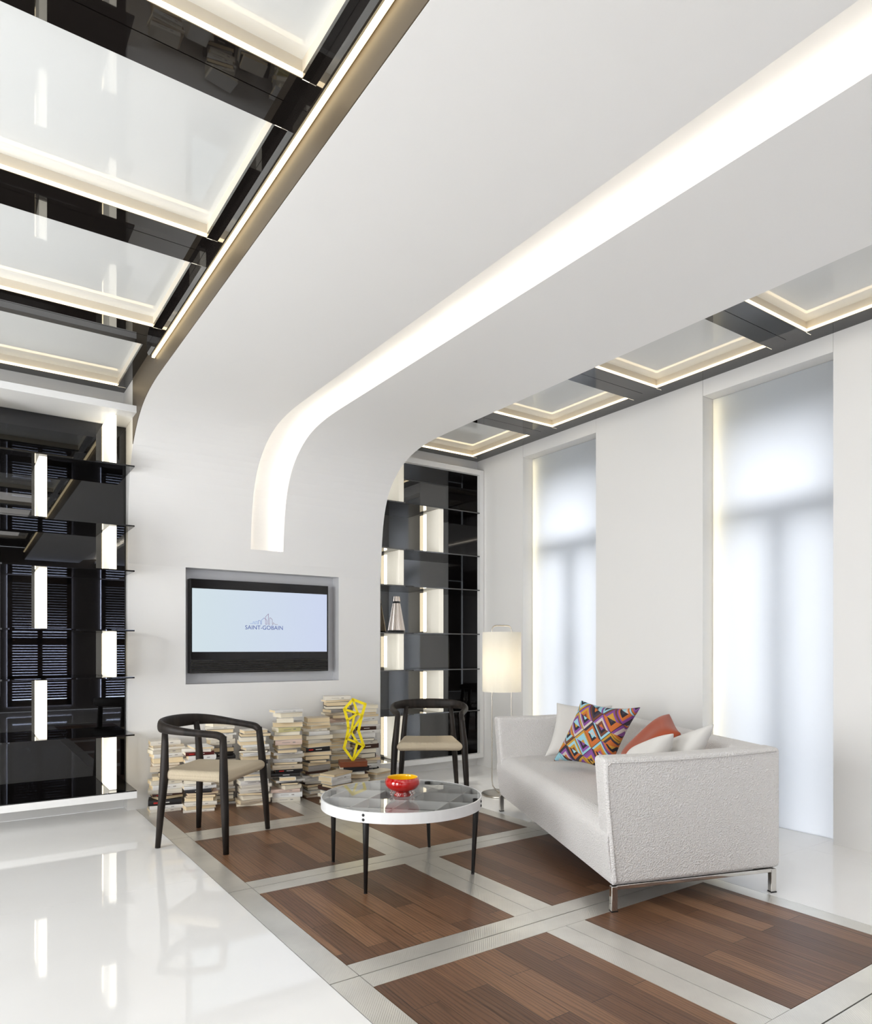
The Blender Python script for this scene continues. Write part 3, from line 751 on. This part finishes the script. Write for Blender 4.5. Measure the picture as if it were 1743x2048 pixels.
def tgl():
    n = TGL.node_tree.nodes; l = TGL.node_tree.links; n.clear()
    o = n.new('ShaderNodeOutputMaterial'); tr = n.new('ShaderNodeBsdfTransparent'); tr.inputs[0].default_value = (.93, .93, .92, 1)
    gl = n.new('ShaderNodeBsdfGlossy'); gl.inputs['Roughness'].default_value = .01; fr = n.new('ShaderNodeFresnel'); fr.inputs[0].default_value = 1.75
    ge = n.new('ShaderNodeNewGeometry'); mm = n.new('ShaderNodeMath'); mm.operation = 'SUBTRACT'; mm.inputs[0].default_value = 1; l.new(ge.outputs['Backfacing'], mm.inputs[1])
    mu = n.new('ShaderNodeMath'); mu.operation = 'MULTIPLY'; l.new(mm.outputs[0], mu.inputs[0]); l.new(fr.outputs[0], mu.inputs[1])
    m = n.new('ShaderNodeMixShader'); l.new(mu.outputs[0], m.inputs[0]); l.new(tr.outputs[0], m.inputs[1]); l.new(gl.outputs[0], m.inputs[2]); l.new(m.outputs[0], o.inputs[0])
tgl()
g = G(); g.lathe([(RT-.0065, .384), (RT-.0065, .390)], 72); g.obj('glass_top', TGL, e)
g = G(); g.lathe([(RT-.0065, .338), (RT-.0065, .3395)], 72); g.obj('base_plate', mat('table_base_grey', (.34, .34, .34), .25), e)
for q, (x, y) in enumerate(((1.573, 2.862), (2.16, 2.799), (2.247, 3.325), (1.662, 3.385))):
    fx, fy = x-TC.x, y-TC.y; d = Vector((fx, fy)).normalized(); tx, ty = d.x*(RT-.026), d.y*(RT-.026)
    g = G(); g.sweep([(tx, ty, .386), (tx, ty, .33), (fx*.97+tx*.03, fy*.97+ty*.03, .004)], [(.0155, .0155), (.0155, .0155), (.0085, .0085)], 16); lg = g.obj('leg', BLKMET, e, smooth=True)
    g = G(); g.lathe([(.0088, 0), (.0088, .005)], 14, (fx, fy, 0)); g.obj('foot', BLKMET, lg)
    for z in (.352, .374):
        rot = Matrix.Rotation(math.atan2(d.y, d.x), 3, 'Z'); g = G()
        g.lathe([(.0068, 0), (.0068, .003), (.0045, .005)], 14); o = g.obj('bolt', BLKMET, e)
        o.location = (d.x*(RT-.001), d.y*(RT-.001), z); o.rotation_euler = (0, PI/2, math.atan2(d.y, d.x))
# bowl
e = thing('glass_bowl', (1.89, 3.045, .3905), 'small red glass bowl with yellow inside on the coffee table', 'bowl')
g = G()
outer = [(.030, .0), (.046, .002), (.046, .008), (.036, .020), (.040, .026), (.062, .032), (.082, .046), (.0905, .062), (.091, .076), (.087, .088), (.080, .098)]
g.lathe(outer, 48, cap=False); g.add([(.030*math.cos(2*PI*k/48), .030*math.sin(2*PI*k/48), 0) for k in range(48)], [tuple(range(48))])
g.obj('shell', REDG, e, smooth=True)
g = G(); g.lathe([(.0797, .0982), (.076, .096), (.080, .082), (.082, .068), (.074, .050), (.055, .040), (.02, .036), (.0005, .035)], 48, cap=False); g.obj('lining', YELG, e, smooth=True)
for k in range(9):
    a = 2*PI*k/9+.2; g = G()
    for dx, dz, r in ((0, 0, .007), (.006, -.008, .006), (.001, -.015, .0045)):
        g.lathe([(r*math.sin(q), -r*math.cos(q)) for q in [j*PI/8+.001 for j in range(9)]], 12, (( .056+dx)*math.cos(a), (.056+dx)*math.sin(a), .022+dz))
    g.obj('nub', CLEAR, e, smooth=True)

# ================================================================== FLOOR LAMP
LX, LY = 3.535, 4.205
e = thing('floor_lamp', (LX, LY, 0), 'floor lamp with white drum shade and nickel loop frame', 'lamp', -TH)
g = G(); g.lathe([(.158, 0), (.160, .003), (.158, .012), (.150, .014)], 56); g.obj('base', NICKEL, e, smooth=True)
hw = .077; top = 1.338; r = .035
pts = [(0, 0, .016), (-.02, 0, .017), (-hw+.03, 0, .035), (-hw+.006, 0, .07), (-hw, 0, .12), (-hw, 0, .7), (-hw, 0, top-r)]
pts += [(-hw+r-r*math.cos(q), 0, top-r+r*math.sin(q)) for q in [PI/8, PI/4, 3*PI/8, PI/2]]
pts += [(hw-r+r*math.sin(q), 0, top-r+r*math.cos(q)) for q in [0, PI/8, PI/4, 3*PI/8, PI/2]]+[(hw, 0, .7), (hw, 0, .12), (hw-.006, 0, .07), (hw-.03, 0, .035), (.02, 0, .017), (.002, 0, .016)]
g = G(); g.sweep(pts, [(.0055, .0055)]*len(pts), 12, up=Vector((0, 1, 0))); g.obj('frame', NICKEL, e, smooth=True)
SH = bpy.data.materials.new('lamp_shade'); SH.use_nodes = True
def shade():
    n = SH.node_tree.nodes; l = SH.node_tree.links; n.clear()
    o = n.new('ShaderNodeOutputMaterial'); tr = n.new('ShaderNodeBsdfTranslucent'); tr.inputs[0].default_value = (.95, .92, .85, 1)
    df = n.new('ShaderNodeBsdfDiffuse'); df.inputs[0].default_value = (.86, .85, .81, 1); m = n.new('ShaderNodeMixShader'); m.inputs[0].default_value = .55
    l.new(tr.outputs[0], m.inputs[1]); l.new(df.outputs[0], m.inputs[2]); l.new(m.outputs[0], o.inputs[0])
shade()
g = G(); g.lathe([(.153, .815), (.153, 1.285), (.1515, 1.285), (.1515, .815)], 56, cap=False); g.obj('lamp_shade', SH, e, smooth=False)
g = G(); g.sweep([(-hw, 0, 1.27), (0, 0, 1.27), (hw, 0, 1.27)], [(.003, .003)]*3, 8); g.sweep([(-.152, 0, 1.275), (.152, 0, 1.275)], [(.002, .002)]*2, 8); g.sweep([(0, 0, 1.27), (0, 0, 1.13)], [(.004, .004)]*2, 8, up=Vector((0, 1, 0))); g.obj('spider', NICKEL, e)
g = G(); g.lathe([(.004, .06), (.014, .05), (.026, .03), (.03, 0), (.024, -.02), (.004, -.03)], 20, (0, 0, 1.07)); g.obj('bulb', mat('bulb_glow', emit=(1, .85, .6), es=14), e, smooth=True)
pl_ = bpy.data.lights.new('bulb_light', 'POINT'); pl_.energy = 5.5; pl_.color = (1, .92, .78); pl_.shadow_soft_size = .04
po = bpy.data.objects.new('bulb_light', pl_); C.objects.link(po); po.location = (LX, LY, .99)

# ================================================================== BOOKS
PAGE = mat('book_pages', (.80, .65, .42), .9); PAGE2 = mat('book_pages_pale', (.84, .77, .62), .9)
COVERS = [('cream', (.70, .65, .55)), ('white', (.78, .76, .72)), ('ivory', (.74, .69, .60)), ('pale grey', (.55, .53, .50)), ('off-white', (.80, .79, .76)), ('black', (.014, .012, .013)), ('dark brown', (.055, .022, .014)), ('beige', (.56, .47, .35)), ('grey', (.33, .31, .29)), ('pale pink', (.66, .50, .42)), ('maroon', (.10, .014, .012)), ('pale yellow', (.72, .66, .34))]
WTS = [15, 17, 12, 7, 14, 14, 7, 7, 4, 3, 3, 2]
INK = mat('spine_ink_pale', (.75, .73, .68), .6); INKR = mat('spine_ink_red', (.5, .02, .015), .6); INKD = mat('spine_ink_grey', (.30, .28, .26), .7)
def book(loc, rz, w, d, h, ci, label, group, open_=False, title=None):
    """w along local x (spine length), d along y; spine on -y side"""
    cn, col = COVERS[ci]; cm = mat('cover_'+cn.replace(' ', '_'), col, .45)
    t = .0022 if h > .02 else .0014
    g = G()
    g.box(-w/2, w/2, -d/2, d/2, 0, t); g.box(-w/2, w/2, -d/2, d/2, h-t, h)
    n = 5; ring = [(-d/2+.001-(.003*math.sin(PI*k/n)), t*0+h*k/n) for k in range(n+1)]+[(-d/2+.003, h), (-d/2+.003, 0)]
    g.prism(ring, 'x', -w/2, w/2)
    o = g.obj('book', cm); o.location = loc; o.rotation_euler = (0, 0, rz); tag(o, label, 'book', group)
    g = G(); g.box(-w/2+.003, w/2-.003, -d/2+.0035, d/2-.003, t, h-t); g.obj('pages', PAGE if random.random() < .6 else PAGE2, o)
    if title:
        g = G(); yy = -d/2-.0024
        if ci in (5, 6, 10):
            g.box(-.02, .03, yy-.0008, yy, h*.42, h*.58); g.obj('spine_title', INK, o)
            if random.random() < .6:
                g = G(); g.box(-.075, -.04, yy-.0008, yy, h*.35, h*.65); g.obj('spine_mark', INKR, o)
        else:
            g.box(-.05, .01, yy-.0006, yy, h*.45, h*.53); g.box(.03, .05, yy-.0006, yy, h*.40, h*.58); g.obj('spine_title', INKD, o)
    return o
NUM = ['lowest', 'second', 'third', 'fourth', 'fifth', 'sixth', 'seventh', 'eighth', 'ninth', 'tenth', 'eleventh', 'twelfth', 'thirteenth', 'fourteenth', 'fifteenth', 'sixteenth', 'seventeenth', 'eighteenth', 'nineteenth', 'twentieth', 'twenty-first', 'twenty-second', 'twenty-third', 'twenty-fourth', 'twenty-fifth', 'twenty-sixth', 'twenty-seventh', 'twenty-eighth', 'twenty-ninth', 'thirtieth']
VIEW = -TH   # stacks face roughly towards the room
STACKS = [  # x, y, height, name, base angle
    (1.215, 5.175, .50, 'in the leftmost stack', .10),
    (1.42, 5.04, .46, 'in the second stack from the left', -.05),
    (1.61, 5.19, .60, 'in the third stack from the left', .05),
    (1.80, 5.00, .555, 'in the fourth stack from the left', -.05),
    (2.055, 4.985, .70, 'in the fifth stack from the left', -.02),
    (2.31, 5.02, .61, 'in the sixth stack from the left', .10),
    (2.56, 5.16, .775, 'in the tallest stack behind the yellow ornament', .05),
    (2.33, 4.70, .225, 'in the low stack left of the brown box', .35),
    (2.555, 4.83, .232, 'in the low stack carrying the brown box', -.10),
    (2.80, 5.12, .70, 'in the tall stack nearest the bookcase', -.05),
    (2.80, 4.85, .17, 'in the low stack right of the brown box', .30),
]
nb = 0
for si, (sx, sy, H, nm, ba) in enumerate(STACKS):
    z = 0.0006; k = 0
    rs = random.Random(100+si*13)
    while z < H-.012:
        h = rs.choice([.016, .019, .022, .025, .028, .030, .034, .038])
        if z+h > H+.008: h = max(.014, H-z)
        w_ = rs.uniform(.175, .225); d_ = rs.uniform(.120, .150)
        if k < 3: w_ = rs.uniform(.205, .225); d_ = rs.uniform(.138, .152)
        ci = rs.choices(range(len(COVERS)), WTS)[0]
        rz = ba+rs.uniform(-.26, .26)+VIEW*.25
        r4 = rs.random()
        if r4 < .50: pass
        elif r4 < .9: rz += PI          # pages to the front
        else: rz += PI/2*rs.choice((-1, 1))
        dx, dy = rs.uniform(-.014, .014), rs.uniform(-.012, .012)
        if si in (0, 1, 2, 4, 6, 9) and sy > 5.1: dy = -abs(dy)
        lab = '%s-covered book %s, %s from the floor' % (COVERS[ci][0], nm, NUM[k]); lab = lab.replace(' from the floor', ' from the floor' if k else ', on the floor').replace('lowest , on', 'lowest, on')
        book((sx+dx, sy+dy, z), rz, w_, d_, h, ci, lab, 'books stacked along the wall', title=(r4 < .5 and rs.random() < .75))
        z += h+.0004; k += 1; nb += 1
    if nm.startswith('in the low stack carrying'): zbox = z

# brown box and yellow ornament
e = thing('wooden_box', (2.53, 4.81, zbox), 'flat reddish-brown box under the yellow lattice ornament', 'box', VIEW*.6)
BR = mat('brown_leather', (.20, .052, .018), .4)
g = G(); g.box(-.105, .105, -.07, .07, 0, .034); g.obj('box_body', BR, e, bevel=.002)
g = G(); g.box(-.106, .106, -.071, .071, .034, .042); g.obj('lid', BR, e, bevel=.002)
zt = zbox+.0425
pts = dict(A=(460, 190), B=(805, 325), C=(222, 460), D=(600, 585), E=(712, 650), F=(312, 765), G=(490, 690), H=(335, 985), I=(618, 1065), J=(412, 1100), K=(285, 1285), L=(585, 1405), M=(762, 1490), N=(215, 1545), O=(460, 1905))
edges = 'AB BE EI IM MO ON NK KH HF FC CA AD CD DE DF GJ EJ JK JL KL LM LO'.split()
sc_ = 5.42/1380/14.13
g = G()
for ed in edges:
    a = Vector(pts[ed[0]]); b = Vector(pts[ed[1]])
    a = Vector(((a.x-460)*sc_, (1905-a.y)*sc_)); b = Vector(((b.x-460)*sc_, (1905-b.y)*sc_))
    d = (b-a).normalized(); nn = Vector((-d.y, d.x))*(.0105 if ed in 'AB BE EI IM MO ON NK KH HF FC CA' else .0085); ex = d*.006
    a = a-ex if ed[0] not in 'O' else a; b = b+ex if ed[1] not in 'O' else b
    q = [a-nn, b-nn, b+nn, a+nn]
    g.hexa([(p.x, -.004, max(p.y, 0)) for p in q]+[(p.x, .004, max(p.y, 0)) for p in q])
o = g.obj('lattice_ornament', YEL); o.location = (2.52, 4.79, zt); o.rotation_euler = (0, 0, -TH+.12)
tag(o, 'bright yellow geometric lattice ornament standing on the brown box', 'ornament')
print('books', nb)
